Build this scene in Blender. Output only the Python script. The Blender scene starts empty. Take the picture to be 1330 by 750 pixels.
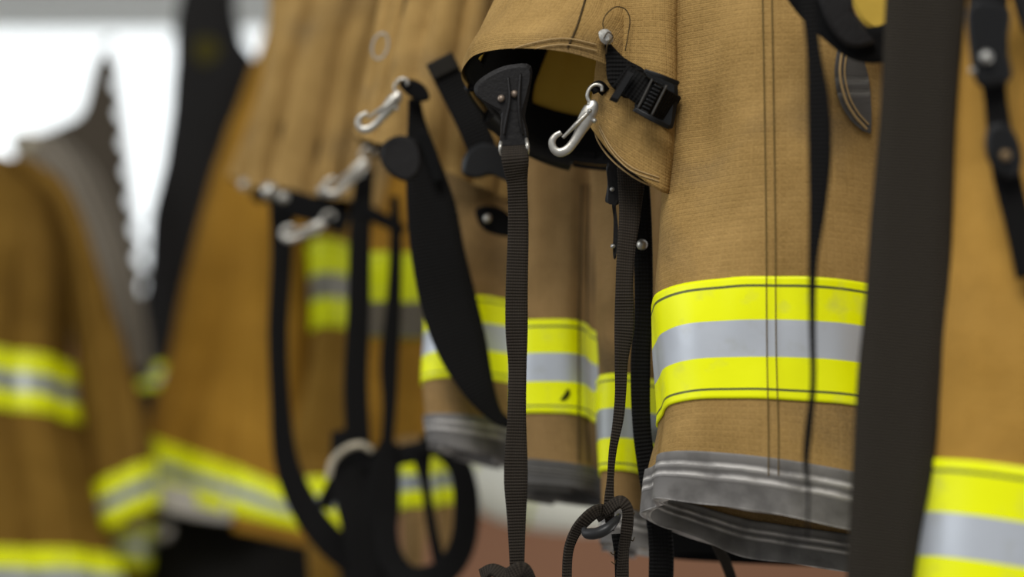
import bpy, bmesh, math, random
from mathutils import Vector, Matrix, noise
from mathutils.bvhtree import BVHTree
random.seed(7)
PI = math.pi
C = bpy.context.scene.collection
sc = bpy.context.scene
sc.view_settings.view_transform = 'Standard'
sc.view_settings.look = 'None'
# ------------------------------------------------------------------ camera
LENS, SENS = 85.0, 36.0
F = LENS / SENS * 1330
PITCH = math.radians(13)
CAM = Vector((0, 0, 1.25))
RC = Matrix.Rotation(PI / 2 + PITCH, 3, 'X')
def at(px, py, Y):
    return CAM + RC @ Vector(((px - 665) / F * Y, (375 - py) / F * Y, -Y))
def ray(px, py):
    return (RC @ Vector(((px - 665) / F, (375 - py) / F, -1))).normalized()
cd = bpy.data.cameras.new('camera'); cam = bpy.data.objects.new('camera', cd); C.objects.link(cam)
cam.location = CAM; cam.rotation_euler = (PI / 2 + PITCH, 0, 0)
cd.lens = LENS; cd.sensor_width = SENS; cd.clip_start = 0.05
cd.dof.use_dof = True; cd.dof.focus_distance = 1.455; cd.dof.aperture_fstop = 2.6
sc.camera = cam
# ------------------------------------------------------------------ materials
def nt(name):
    m = bpy.data.materials.new(name); m.use_nodes = True
    n = m.node_tree; b = n.nodes['Principled BSDF']
    return m, n, b
def plain(name, col, rough=.6, metal=0., bump=0., bscale=300, emit=0., var=0.):
    m, n, b = nt(name); L = n.links
    b.inputs['Base Color'].default_value = (*col, 1); b.inputs['Roughness'].default_value = rough
    b.inputs['Metallic'].default_value = metal
    if not metal: b.inputs['Specular IOR Level'].default_value = .1 if rough > .6 else .25
    if emit:
        b.inputs['Emission Color'].default_value = (*col, 1); b.inputs['Emission Strength'].default_value = emit
    tc = n.nodes.new('ShaderNodeTexCoord'); no = n.nodes.new('ShaderNodeTexNoise')
    no.inputs['Scale'].default_value = bscale; L.new(tc.outputs['Object'], no.inputs['Vector'])
    if bump:
        bp = n.nodes.new('ShaderNodeBump'); bp.inputs['Strength'].default_value = bump; bp.inputs['Distance'].default_value = .001
        L.new(no.outputs['Fac'], bp.inputs['Height']); L.new(bp.outputs['Normal'], b.inputs['Normal'])
    if var:
        n2 = n.nodes.new('ShaderNodeTexNoise'); n2.inputs['Scale'].default_value = bscale * .1
        L.new(tc.outputs['Object'], n2.inputs['Vector'])
        mx = n.nodes.new('ShaderNodeMix'); mx.data_type = 'RGBA'
        mx.inputs[6].default_value = (*[c * (1 - var) for c in col], 1); mx.inputs[7].default_value = (*[min(1, c * (1 + var)) for c in col], 1)
        L.new(n2.outputs['Fac'], mx.inputs[0]); L.new(mx.outputs[2], b.inputs['Base Color'])
    return m
def wave(n, uv, axis, pitch, dist=0.):
    # 1 band per `pitch` metres
    w = n.nodes.new('ShaderNodeTexWave'); w.wave_type = 'BANDS'; w.bands_direction = axis; w.wave_profile = 'SIN'
    w.inputs['Scale'].default_value = 2 * PI / pitch / 20.0
    w.inputs['Distortion'].default_value = dist; w.inputs['Detail'].default_value = 2; w.inputs['Detail Scale'].default_value = .8
    n.links.new(uv, w.inputs['Vector']); return w.outputs['Fac']
def math_(n, op, a, b=None):
    k = n.nodes.new('ShaderNodeMath'); k.operation = op
    for i, s in enumerate((a, b)):
        if s is None: continue
        if isinstance(s, (int, float)): k.inputs[i].default_value = s
        else: n.links.new(s, k.inputs[i])
    return k.outputs[0]
def mixc(n, f, a, b):
    mx = n.nodes.new('ShaderNodeMix'); mx.data_type = 'RGBA'
    for i, s in ((0, f), (6, a), (7, b)):
        if isinstance(s, tuple): mx.inputs[i].default_value = (*s, 1)
        elif isinstance(s, (int, float)): mx.inputs[i].default_value = s
        else: n.links.new(s, mx.inputs[i])
    return mx.outputs[2]
def ramp(n, fac, stops, const=False):
    r = n.nodes.new('ShaderNodeValToRGB'); cr = r.color_ramp
    if const: cr.interpolation = 'CONSTANT'
    while len(cr.elements) < len(stops): cr.elements.new(.5)
    for e, (p, c) in zip(cr.elements, stops):
        e.position = p; e.color = (*c, 1) if isinstance(c, tuple) else (c, c, c, 1)
    n.links.new(fac, r.inputs[0]); return r.outputs[0]
def canvas(name, light, dark, dirt=(.10, .07, .04), weave=.55, dirtamt=.5, seed=0.):
    m, n, b = nt(name); L = n.links
    uvn = n.nodes.new('ShaderNodeUVMap'); uvn.uv_map = 'UVMap'; uv = uvn.outputs['UV']
    mp = n.nodes.new('ShaderNodeMapping'); mp.inputs['Location'].default_value = (seed, seed * .7, 0); L.new(uv, mp.inputs['Vector'])
    uv2 = mp.outputs['Vector']
    wx = wave(n, uv, 'X', .00125, .6); wy = wave(n, uv, 'Y', .00125, .6)
    wxx = wave(n, uv, 'X', .0043, .4); wyy = wave(n, uv, 'Y', .0038, .4)
    g = math_(n, 'ADD', math_(n, 'MAXIMUM', wx, wy), math_(n, 'MULTIPLY', math_(n, 'MAXIMUM', math_(n, 'POWER', wxx, 6), math_(n, 'POWER', wyy, 6)), .8))
    n1 = n.nodes.new('ShaderNodeTexNoise'); n1.inputs['Scale'].default_value = 22; n1.inputs['Detail'].default_value = 6; n1.inputs['Roughness'].default_value = .65; L.new(uv2, n1.inputs['Vector'])
    n2 = n.nodes.new('ShaderNodeTexNoise'); n2.inputs['Scale'].default_value = 9; n2.inputs['Detail'].default_value = 5; n2.inputs['Distortion'].default_value = .6; L.new(uv2, n2.inputs['Vector'])
    n3 = n.nodes.new('ShaderNodeTexNoise'); n3.inputs['Scale'].default_value = 700; n3.inputs['Detail'].default_value = 3; L.new(uv2, n3.inputs['Vector'])
    base = mixc(n, ramp(n, n1.outputs['Fac'], [(.3, 0.), (.7, 1.)]), dark, light)
    base = mixc(n, math_(n, 'MULTIPLY', ramp(n, n2.outputs['Fac'], [(.48, 0.), (.66, 1.)]), dirtamt), base, dirt)
    wv = mixc(n, math_(n, 'MULTIPLY', math_(n, 'SUBTRACT', 1.4, g), weave * .22), base, tuple(c * .35 for c in dark))
    gr = mixc(n, math_(n, 'MULTIPLY', ramp(n, n3.outputs['Fac'], [(.4, 0.), (.75, 1.)]), .22), wv, tuple(min(1, c * 1.6) for c in light))
    L.new(gr, b.inputs['Base Color'])
    b.inputs['Roughness'].default_value = .9; b.inputs['Specular IOR Level'].default_value = .08
    bp = n.nodes.new('ShaderNodeBump'); bp.inputs['Strength'].default_value = .5; bp.inputs['Distance'].default_value = .0005
    L.new(math_(n, 'ADD', g, n3.outputs['Fac']), bp.inputs['Height'])
    bp2 = n.nodes.new('ShaderNodeBump'); bp2.inputs['Strength'].default_value = .5; bp2.inputs['Distance'].default_value = .004
    L.new(n1.outputs['Fac'], bp2.inputs['Height']); L.new(bp.outputs['Normal'], bp2.inputs['Normal'])
    L.new(bp2.outputs['Normal'], b.inputs['Normal'])
    return m
def webbing(name, col, pitch=.0024, rough=.75, amt=.45, axis='Y'):
    m, n, b = nt(name); L = n.links
    uvn = n.nodes.new('ShaderNodeUVMap'); uvn.uv_map = 'UVMap'; uv = uvn.outputs['UV']
    w = wave(n, uv, axis, pitch, .3)
    w2 = wave(n, uv, 'X' if axis == 'Y' else 'Y', pitch * .8, .3)
    g = math_(n, 'ADD', w, math_(n, 'MULTIPLY', w2, .35))
    L.new(mixc(n, math_(n, 'MULTIPLY', g, amt), tuple(c * .45 for c in col), tuple(c * 1.9 for c in col)), b.inputs['Base Color'])
    b.inputs['Roughness'].default_value = rough; b.inputs['Specular IOR Level'].default_value = .12
    bp = n.nodes.new('ShaderNodeBump'); bp.inputs['Strength'].default_value = .8; bp.inputs['Distance'].default_value = .0006
    L.new(g, bp.inputs['Height']); L.new(bp.outputs['Normal'], b.inputs['Normal'])
    return m
def trimmat(name, yel=(.80, .84, .0), sil=(.53, .56, .60), line=(.09, .10, .03), lw=.022, s0=.36, s1=.665):
    m, n, b = nt(name); L = n.links
    uvn = n.nodes.new('ShaderNodeUVMap'); uvn.uv_map = 'Band'
    uvm = n.nodes.new('ShaderNodeUVMap'); uvm.uv_map = 'UVMap'
    sep = n.nodes.new('ShaderNodeSeparateXYZ'); L.new(uvn.outputs['UV'], sep.inputs[0])
    st = [(0., yel), (.065, line), (.065 + lw, yel), (s0, sil), (s1, yel), (.915, line), (.915 + lw, yel)]
    c = ramp(n, sep.outputs['Y'], st, True)
    no = n.nodes.new('ShaderNodeTexNoise'); no.inputs['Scale'].default_value = 45; no.inputs['Detail'].default_value = 6; L.new(uvm.outputs['UV'], no.inputs['Vector'])
    dirty = math_(n, 'MULTIPLY', ramp(n, no.outputs['Fac'], [(.55, 0.), (.85, 1.)]), .5)
    c2 = mixc(n, dirty, c, (.30, .29, .16)); L.new(c2, b.inputs['Base Color'])
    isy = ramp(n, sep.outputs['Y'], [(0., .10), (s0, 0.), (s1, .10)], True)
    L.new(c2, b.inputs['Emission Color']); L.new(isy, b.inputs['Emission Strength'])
    iss = ramp(n, sep.outputs['Y'], [(0., 0.), (s0, .35), (s1, 0.)], True); L.new(iss, b.inputs['Metallic'])
    b.inputs['Roughness'].default_value = .42; b.inputs['Specular IOR Level'].default_value = .25
    bp = n.nodes.new('ShaderNodeBump'); bp.inputs['Strength'].default_value = .4; bp.inputs['Distance'].default_value = .001
    L.new(no.outputs['Fac'], bp.inputs['Height']); L.new(bp.outputs['Normal'], b.inputs['Normal'])
    return m
def cuffmat(name, col=(.085, .078, .068), lines=((.30, .42), (.46, .56)), lt=(.30, .28, .25)):
    m, n, b = nt(name); L = n.links
    uvn = n.nodes.new('ShaderNodeUVMap'); uvn.uv_map = 'Band'
    uvm = n.nodes.new('ShaderNodeUVMap'); uvm.uv_map = 'UVMap'
    sep = n.nodes.new('ShaderNodeSeparateXYZ'); L.new(uvn.outputs['UV'], sep.inputs[0])
    no = n.nodes.new('ShaderNodeTexNoise'); no.inputs['Scale'].default_value = 60; no.inputs['Detail'].default_value = 5; L.new(uvm.outputs['UV'], no.inputs['Vector'])
    v = math_(n, 'ADD', sep.outputs['Y'], math_(n, 'MULTIPLY', math_(n, 'SUBTRACT', no.outputs['Fac'], .5), .06))
    st = [(0., .25)]
    for a, z in lines:
        mid = (a + z) / 2; st += [(a, .12), (mid, 1.), (z, .12)]
    st.append((.96, .2)); st.append((1., .8))
    f = ramp(n, v, st)
    f = math_(n, 'MULTIPLY', f, ramp(n, no.outputs['Fac'], [(.34, .35), (.58, 1.)]))
    L.new(mixc(n, f, col, lt), b.inputs['Base Color'])
    b.inputs['Roughness'].default_value = .7
    bp = n.nodes.new('ShaderNodeBump'); bp.inputs['Strength'].default_value = .8; bp.inputs['Distance'].default_value = .002; bp.invert = True
    L.new(f, bp.inputs['Height']); L.new(bp.outputs['Normal'], b.inputs['Normal'])
    return m
TAN = canvas('tan canvas', (.40, .252, .088), (.255, .155, .049), dirt=(.13, .095, .055), dirtamt=.7)
TAN2 = canvas('tan canvas worn', (.34, .21, .085), (.21, .13, .05), dirt=(.07, .055, .03), dirtamt=.8, seed=3.1)
GOLD = canvas('golden canvas', (.45, .25, .055), (.37, .20, .038), dirt=(.15, .08, .02), dirtamt=.3, seed=1.7)
ORG = canvas('orange brown canvas', (.35, .18, .024), (.25, .125, .014), dirt=(.12, .06, .01), dirtamt=.3, seed=5.2)
BRN = canvas('dark amber canvas', (.22, .122, .022), (.155, .082, .013), dirt=(.08, .04, .01), dirtamt=.4, seed=7.7)
LIN = plain('mustard lining', (.55, .37, .06), .8, bump=1., bscale=60, var=.4)
BLK = plain('black cloth', (.006, .006, .006), .95, bump=.5, bscale=500)
LEA = plain('black leather', (.006, .005, .0045), .5, bump=.25, bscale=400)
PLA = plain('black plastic', (.006, .006, .006), .4)
WEB = webbing('brown black webbing', (.034, .027, .020), pitch=.0018, amt=.36)
WEBB = webbing('black webbing', (.0065, .006, .0055), amt=.3)
WEBF = webbing('charcoal wide webbing', (.036, .030, .022), pitch=.0016, amt=.35)
STEEL = plain('brushed steel', (.46, .44, .39), .38, .85, bump=.3, bscale=200)
DULL = plain('dull steel', (.38, .37, .34), .4, .7)
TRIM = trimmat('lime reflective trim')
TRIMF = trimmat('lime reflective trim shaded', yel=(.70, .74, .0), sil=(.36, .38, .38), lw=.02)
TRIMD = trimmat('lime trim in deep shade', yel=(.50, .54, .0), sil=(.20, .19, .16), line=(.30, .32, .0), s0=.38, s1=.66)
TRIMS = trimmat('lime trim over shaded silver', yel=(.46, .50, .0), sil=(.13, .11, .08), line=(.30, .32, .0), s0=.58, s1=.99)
CUF = cuffmat('grey cuff leather', col=(.058, .053, .048), lines=((.18, .34), (.38, .54)), lt=(.60, .57, .53))
CUFD = cuffmat('dark cuff leather', col=(.045, .041, .036), lt=(.16, .15, .13))
STI = plain('dark stitching', (.06, .04, .018), .9)
STL = plain('light stitching', (.38, .26, .12), .9)
# ------------------------------------------------------------------ helpers
def link(name, me, mat, parent=None, smooth=True):
    o = bpy.data.objects.new(name, me); C.objects.link(o)
    if mat: me.materials.append(mat)
    if smooth:
        for p in me.polygons: p.use_smooth = True
    if parent: o.parent = parent; o.matrix_parent_inverse = Matrix.Translation(parent.location).inverted()
    return o
def thing(name, loc, label, cat, group=None):
    o = bpy.data.objects.new(name, None); C.objects.link(o); o.location = loc; o.empty_display_size = .05
    o['label'] = label; o['category'] = cat
    if group: o['group'] = group
    return o
def tag(o, label, cat, group=None):
    o['label'] = label; o['category'] = cat
    if group: o['group'] = group
    return o
def bmobj(name, bm, mat, parent=None, smooth=True):
    bmesh.ops.recalc_face_normals(bm, faces=bm.faces)
    me = bpy.data.meshes.new(name); bm.to_mesh(me); bm.free()
    return link(name, me, mat, parent, smooth)
def crow(rows, t):
    """catmull-rom through tuples keyed on first element"""
    n = len(rows)
    if t <= rows[0][0]: i = 0
    elif t >= rows[-1][0]: i = n - 2
    else:
        i = 0
        while rows[i + 1][0] < t: i += 1
    a, b = rows[i], rows[i + 1]; k = (t - a[0]) / (b[0] - a[0]); k = max(0, min(1, k))
    p = rows[i - 1] if i > 0 else a; q = rows[i + 2] if i + 2 < n else b
    out = []
    for j in range(len(a)):
        h = b[0] - a[0]
        m0 = (b[j] - p[j]) / (b[0] - p[0]) * h if b[0] != p[0] else 0
        m1 = (q[j] - a[j]) / (q[0] - a[0]) * h if q[0] != a[0] else 0
        k2, k3 = k * k, k * k * k
        out.append((2 * k3 - 3 * k2 + 1) * a[j] + (k3 - 2 * k2 + k) * m0 + (-2 * k3 + 3 * k2) * b[j] + (k3 - k2) * m1)
    return out
class Surf:
    """cloth surface. rows: (y_left, x_left, y_right, x_right, Yl, Yr, thick, front, back)
       u runs 0..1 (tube: round; sheet: left to right over the front)"""
    def __init__(s, rows, tube=True, folds=(), wr=.0012, sq=.85, seed=0, wscale=14):
        s.rows = [tuple(r) + (0,) * (9 - len(r)) for r in rows]; s.tube = tube; s.folds = folds; s.wr = wr; s.sq = sq; s.seed = seed; s.ws = wscale
        s.v0, s.v1 = rows[0][0], rows[-1][0]
    def P(s, u, v):
        yl, xl, yr, xr, Yl, Yr, t, fr, bk = crow(s.rows, v)
        wd = abs(xr - xl) * Yl / F * .22; mY = (Yl + Yr) / 2; dY = max(-wd, min(wd, (Yr - Yl) / 2)); Yl = mY - dY; Yr = mY + dY
        A = at(xl, yl, Yl); B = at(xr, yr, Yr); ax = (B - A) / 2; mid = (A + B) / 2
        D = Vector((-ax.y, ax.x, 0)).normalized()
        if D.y < 0: D = -D
        if s.tube:
            a = 2 * PI * u; c, q = -math.cos(a), -math.sin(a)      # u=.25 front middle
        else:
            a = PI * u; c, q = -math.cos(a), -math.sin(a)
        cs = math.copysign(abs(c) ** s.sq, c); qs = math.copysign(abs(q) ** s.sq, q)
        p = mid + ax * cs + D * (t * qs)
        Y = (Yl + Yr) / 2
        p.z += (fr * max(0, -q) + bk * max(0, q)) * Y / F
        N = (ax.normalized() * c * .6 + D * q).normalized()
        d = 0
        for k, amp, ph, dr, va, vb in s.folds:
            w = 1 if va == vb else max(0, min(1, (v - va) / (vb - va)))
            sn = math.sin(2 * PI * abs(k) * u + ph + dr * v / 100.)
            d += amp * w * (sn if k > 0 else (1.6 * abs(sn) ** .55 - 1.1))
        nz = noise.noise(Vector((p.x * s.ws + s.seed, p.y * s.ws, p.z * s.ws * .55))) * 2.2 + noise.noise(Vector((p.x * s.ws * 3, p.y * s.ws * 3 + s.seed, p.z * s.ws * 1.6)))
        return p + N * (d + nz * s.wr)
    def N(s, u, v):
        e = .004; h = 2.0
        a = s.P(u + e, v) - s.P(u - e, v); b = s.P(u, v + h) - s.P(u, v - h)
        n = b.cross(a)
        if n.length < 1e-12: return Vector((0, -1, 0))
        n.normalize(); return n
    def patch(s, name, mat, parent, u0=0., u1=1., v0=None, v1=None, o0=0., o1=0., nu=120, nv=100, label=None, flip=False):
        v0 = s.v0 if v0 is None else v0; v1 = s.v1 if v1 is None else v1
        wrap = s.tube and abs(u1 - u0 - 1) < 1e-6
        two = o0 != o1
        vs, uvs, band = [], [], []
        base = []
        for j in range(nv + 1):
            t = j / nv; v = v0 + (v1 - v0) * t
            for i in range(nu + 1):
                u = u0 + (u1 - u0) * i / nu
                base.append((s.P(u, v), s.N(u, v) if (o0 or o1) else Vector((0, 0, 0))))
        um = [0.0]
        jm = nv // 2
        for i in range(1, nu + 1): um.append(um[-1] + (base[jm * (nu + 1) + i][0] - base[jm * (nu + 1) + i - 1][0]).length)
        vm = [0.0]; im = nu // 4
        for j in range(1, nv + 1): vm.append(vm[-1] + (base[j * (nu + 1) + im][0] - base[(j - 1) * (nu + 1) + im][0]).length)
        for o in ((o1, o0) if two else (o0,)):
            vs += [p + n * o for p, n in base]
        W = nu + 1; K = W * (nv + 1)
        faces = []
        def uvof(k):
            k %= K; j, i = divmod(k, W); return (um[i], vm[j] + v0 * .0005), (i / nu, 1 - (1 - j / nv))
        for j in range(nv):
            for i in range(nu):
                a = j * W + i; faces.append((a, a + 1, a + W + 1, a + W))
                if two: faces.append((K + a, K + a + W, K + a + W + 1, K + a + 1))
        if two:
            for i in range(nu):
                a = i; faces.append((a, K + a, K + a + 1, a + 1))
                a = nv * W + i; faces.append((a, a + 1, K + a + 1, K + a))
            if not wrap:
                for j in range(nv):
                    a = j * W; faces.append((a, a + W, K + a + W, K + a))
                    a = j * W + nu; faces.append((a, K + a, K + a + W, a + W))
        me = bpy.data.meshes.new(name); me.from_pydata([tuple(p) for p in vs], [], faces)
        l1 = me.uv_layers.new(name='UVMap'); l2 = me.uv_layers.new(name='Band')
        for lp in me.loops:
            A, B = uvof(lp.vertex_index); l1.data[lp.index].uv = A; l2.data[lp.index].uv = B
        if parent is not None:
            me.transform(Matrix.Translation(-parent.location))
            o = bpy.data.objects.new(name, me); C.objects.link(o); o.parent = parent
        else:
            o = bpy.data.objects.new(name, me); C.objects.link(o)
        me.materials.append(mat)
        for p in me.polygons: p.use_smooth = True
        if label: o['label'] = label
        s.last = [p for p, _ in base], faces
        return o
def local(me, parent):
    if parent is not None:
        w = parent.matrix_world.translation if False else WL(parent)
        me.transform(Matrix.Translation(-w))
def WL(o):
    p = Vector((0, 0, 0))
    while o is not None: p += o.location; o = o.parent
    return p
def put(name, verts, faces, mat, parent, uvf=None, smooth=True, label=None, bevel=0):
    me = bpy.data.meshes.new(name); me.from_pydata([tuple(v) for v in verts], [], faces)
    bm = bmesh.new(); bm.from_mesh(me); bmesh.ops.recalc_face_normals(bm, faces=bm.faces)
    bm.to_mesh(me); bm.free()
    l1 = me.uv_layers.new(name='UVMap'); l2 = me.uv_layers.new(name='Band')
    for lp in me.loops:
        uv = uvf[lp.vertex_index] if uvf else (verts[lp.vertex_index][0], verts[lp.vertex_index][2])
        l1.data[lp.index].uv = uv; l2.data[lp.index].uv = uv
    local(me, parent)
    o = bpy.data.objects.new(name, me); C.objects.link(o)
    if parent is not None: o.parent = parent
    if mat: me.materials.append(mat)
    if smooth:
        for p in me.polygons: p.use_smooth = True
    if label: o['label'] = label
    if bevel:
        b = o.modifiers.new('bevel', 'BEVEL'); b.width = bevel; b.segments = 2; b.limit_method = 'ANGLE'
        o.data.shade_smooth() if hasattr(o.data, 'shade_smooth') else None
    return o
def smooth_path(pts, n):
    rows = []; L = 0; last = None
    for p in pts:
        if last is not None: L += max(1e-4, math.hypot(p[0] - last[0], p[1] - last[1]) + abs(p[2] - last[2]) * 500)
        rows.append((L,) + tuple(p)); last = p
    return [crow(rows, L * i / n)[1:] for i in range(n + 1)]
def ribbon(name, mat, parent, pts, n=90, th=.0016, label=None, wob=0.):
    """strap. pts: (px, py, Y, width_px, twist_deg)"""
    sp = smooth_path(pts, n); cen = [at(p[0], p[1], p[2]) for p in sp]
    vs, uvs, faces = [], [], []; s = 0; M = 10
    for i, (c, p) in enumerate(zip(cen, sp)):
        t = (cen[min(n, i + 1)] - cen[max(0, i - 1)]).normalized()
        view = (c - CAM).normalized()
        side = t.cross(view).normalized(); nr = side.cross(t).normalized()
        a = math.radians(p[4]); side, nr = side * math.cos(a) + nr * math.sin(a), nr * math.cos(a) - side * math.sin(a)
        w = max(p[3], 1) * p[2] / F / 2; h = th / 2
        if i: s += (c - cen[i - 1]).length
        wb = wob * math.sin(s * 60)
        ring = [(-1, 0), (-.94, -1), (-.5, -1), (0, -1), (.5, -1), (.94, -1), (1, 0), (.94, 1), (0, 1), (-.94, 1)]
        for x, y in ring:
            vs.append(c + side * (w * x) + nr * (h * y + wb)); uvs.append((w * x + w, s))
        if i:
            for k in range(M):
                a0 = (i - 1) * M + k; a1 = (i - 1) * M + (k + 1) % M
                faces.append((a0, a1, a1 + M, a0 + M))
    faces.append(tuple(range(M))); faces.append(tuple(n * M + k for k in range(M)))
    return put(name, vs, faces, mat, parent, uvs, label=label)
def tube(name, mat, parent, pts, n=60, M=12, flat=1., label=None, closed=False):
    """rod. pts: (px, py, Y, radius_px); flat squashes it along the view"""
    sp = smooth_path(pts, n); cen = [at(p[0], p[1], p[2]) for p in sp]; vs, faces = [], []
    for i, (c, p) in enumerate(zip(cen, sp)):
        t = (cen[min(n, i + 1)] - cen[max(0, i - 1)]).normalized()
        view = (c - CAM).normalized(); side = t.cross(view)
        if side.length < 1e-4: side = Vector((1, 0, 0))
        side.normalize(); nr = side.cross(t).normalized(); r = max(.2, p[3]) * p[2] / F
        for k in range(M):
            a = 2 * PI * k / M; vs.append(c + side * (r * math.cos(a)) + nr * (r * flat * math.sin(a)))
        if i:
            for k in range(M):
                a0 = (i - 1) * M + k; a1 = (i - 1) * M + (k + 1) % M
                faces.append((a0, a1, a1 + M, a0 + M))
    faces.append(tuple(range(M))); faces.append(tuple(n * M + k for k in range(M)))
    return put(name, vs, faces, mat, parent, label=label)
def plate(name, mat, parent, pts, Y, th=.003, smooth=True, label=None, dY=0., dX=0., sub=4, rnd=.25):
    """slab with a rounded outline. pts px outline; depth Y + dY*(x-x0)/100px + dX*(y-y0)/100px"""
    n = len(pts); out = []
    if smooth:
        for i in range(n):
            p0, p1, p2, p3 = pts[i - 1], pts[i], pts[(i + 1) % n], pts[(i + 2) % n]
            for k in range(sub):
                t = k / sub; t2, t3 = t * t, t * t * t
                out.append(tuple(.5 * (2 * p1[j] + (p2[j] - p0[j]) * t + (2 * p0[j] - 5 * p1[j] + 4 * p2[j] - p3[j]) * t2 + (3 * p1[j] - p0[j] - 3 * p2[j] + p3[j]) * t3) for j in (0, 1)))
    else: out = list(pts)
    x0, y0 = pts[0]; N = len(out)
    cx = sum(p[0] for p in out) / N; cy = sum(p[1] for p in out) / N
    dp = lambda x, y: Y + dY * (x - x0) / 100 + dX * (y - y0) / 100
    h = th / 2; e = min(h, .0012) * F / Y * 1.0
    vs, faces = [], []
    def ringv(ins, dz):
        k = len(vs)
        for x, y in out:
            d = math.hypot(x - cx, y - cy) or 1; q = (d - ins) / d
            vs.append(at(cx + (x - cx) * q, cy + (y - cy) * q, dp(x, y) + dz))
        return k
    ks = [ringv(e * 2, -h), ringv(0, -h * .4), ringv(0, h * .4), ringv(e * 2, h)]
    for a, b in zip(ks, ks[1:]):
        for i in range(N): faces.append((a + i, a + (i + 1) % N, b + (i + 1) % N, b + i))
    faces.append(tuple(ks[0] + i for i in range(N))); faces.append(tuple(ks[3] + i for i in range(N)))
    return put(name, vs, faces, mat, parent, smooth=False, label=label)
def stud(name, mat, parent, px, py, Y, r, th=.002, label=None):
    """domed rivet"""
    vs, faces = [], []; M = 20; RN = 6; R = r * Y / F
    c = at(px, py, Y); v = (CAM - c).normalized(); a = v.cross(Vector((0, 0, 1))).normalized(); b = v.cross(a)
    for j in range(RN):
        q = j / (RN - 1) * PI / 2 * .96
        for k in range(M):
            w = 2 * PI * k / M; vs.append(c + (a * math.cos(w) + b * math.sin(w)) * (R * math.cos(q)) + v * (th * math.sin(q)))
    for j in range(RN - 1):
        for k in range(M): faces.append((j * M + k, j * M + (k + 1) % M, (j + 1) * M + (k + 1) % M, (j + 1) * M + k))
    faces.append(tuple((RN - 1) * M + k for k in range(M))); faces.append(tuple(range(M)))
    return put(name, vs, faces, mat, parent, label=label)
def torus(name, mat, parent, px, py, Y, rx, ry, r, rot=0, n=40, label=None, tilt=0):
    pts = []
    for i in range(n + 1):
        a = 2 * PI * i / n; x = rx * math.cos(a); y = ry * math.sin(a); q = math.radians(rot)
        pts.append((px + x * math.cos(q) - y * math.sin(q), py + x * math.sin(q) + y * math.cos(q), Y + tilt * math.sin(a), r))
    return tube(name, mat, parent, pts, n=n * 2, M=10, label=label)
def bvh(surf):
    vs, fs = surf.last; m = max(max(f) for f in fs)
    fs = [f for f in fs if max(f) < len(vs)]
    return BVHTree.FromPolygons([tuple(v) for v in vs], fs)
def seam(name, mat, parent, tree, pts, w=2., off=.0012, n=60, label=None):
    """thin stitched line following a cloth surface"""
    sp = smooth_path([(p[0], p[1], 0) for p in pts], n); cen = []
    for x, y, _ in sp:
        d = ray(x, y); h = tree.ray_cast(CAM, d)
        if h[0] is not None: cen.append(h[0] - d * off)
    if len(cen) < 3: return None
    vs, faces, uv = [], [], []
    for i, c in enumerate(cen):
        t = (cen[min(len(cen) - 1, i + 1)] - cen[max(0, i - 1)]).normalized(); v = (c - CAM).normalized(); s = t.cross(v).normalized()
        W = w / 2 * c.length / F
        for x, o in ((-1, 0), (0, -.0004), (1, 0), (0, .0006)): vs.append(c + s * W * x + v * o); uv.append((x * W, i * .001))
        if i:
            b = (i - 1) * 4
            for k in range(4): faces.append((b + k, b + (k + 1) % 4, b + 4 + (k + 1) % 4, b + 4 + k))
    return put(name, vs, faces, mat, parent, uv, label=label)
def decal(name, mat, parent, tree, left, right, n=30, m=16, off=.002, th=.0015, label=None):
    """patch sewn on a cloth surface between two px polylines"""
    Ls = smooth_path([(p[0], p[1], 0) for p in left], n); Rs = smooth_path([(p[0], p[1], 0) for p in right], n)
    front, back, uv = [], [], []
    for j, (a, b) in enumerate(zip(Ls, Rs)):
        for i in range(m + 1):
            x = a[0] + (b[0] - a[0]) * i / m; y = a[1] + (b[1] - a[1]) * i / m; d = ray(x, y); h = tree.ray_cast(CAM, d)[0]
            if h is None: h = front[-1] + d * off if front else at(x, y, 1.45)
            front.append(h - d * off); back.append(h - d * (off - th)); uv.append((x / 2100, j / n))
    W = m + 1; K = len(front); faces = []
    for j in range(n):
        for i in range(m):
            a = j * W + i; faces.append((a, a + 1, a + W + 1, a + W)); faces.append((K + a, K + a + W, K + a + W + 1, K + a + 1))
    ed = [i for i in range(m)] 
    for i in range(m):
        faces.append((i, K + i, K + i + 1, i + 1)); a = n * W + i; faces.append((a, a + 1, K + a + 1, K + a))
    for j in range(n):
        a = j * W; faces.append((a, a + W, K + a + W, K + a)); a = j * W + m; faces.append((a, K + a, K + a + W, a + W))
    return put(name, front + back, faces, mat, parent, uv + uv, label=label)
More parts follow.
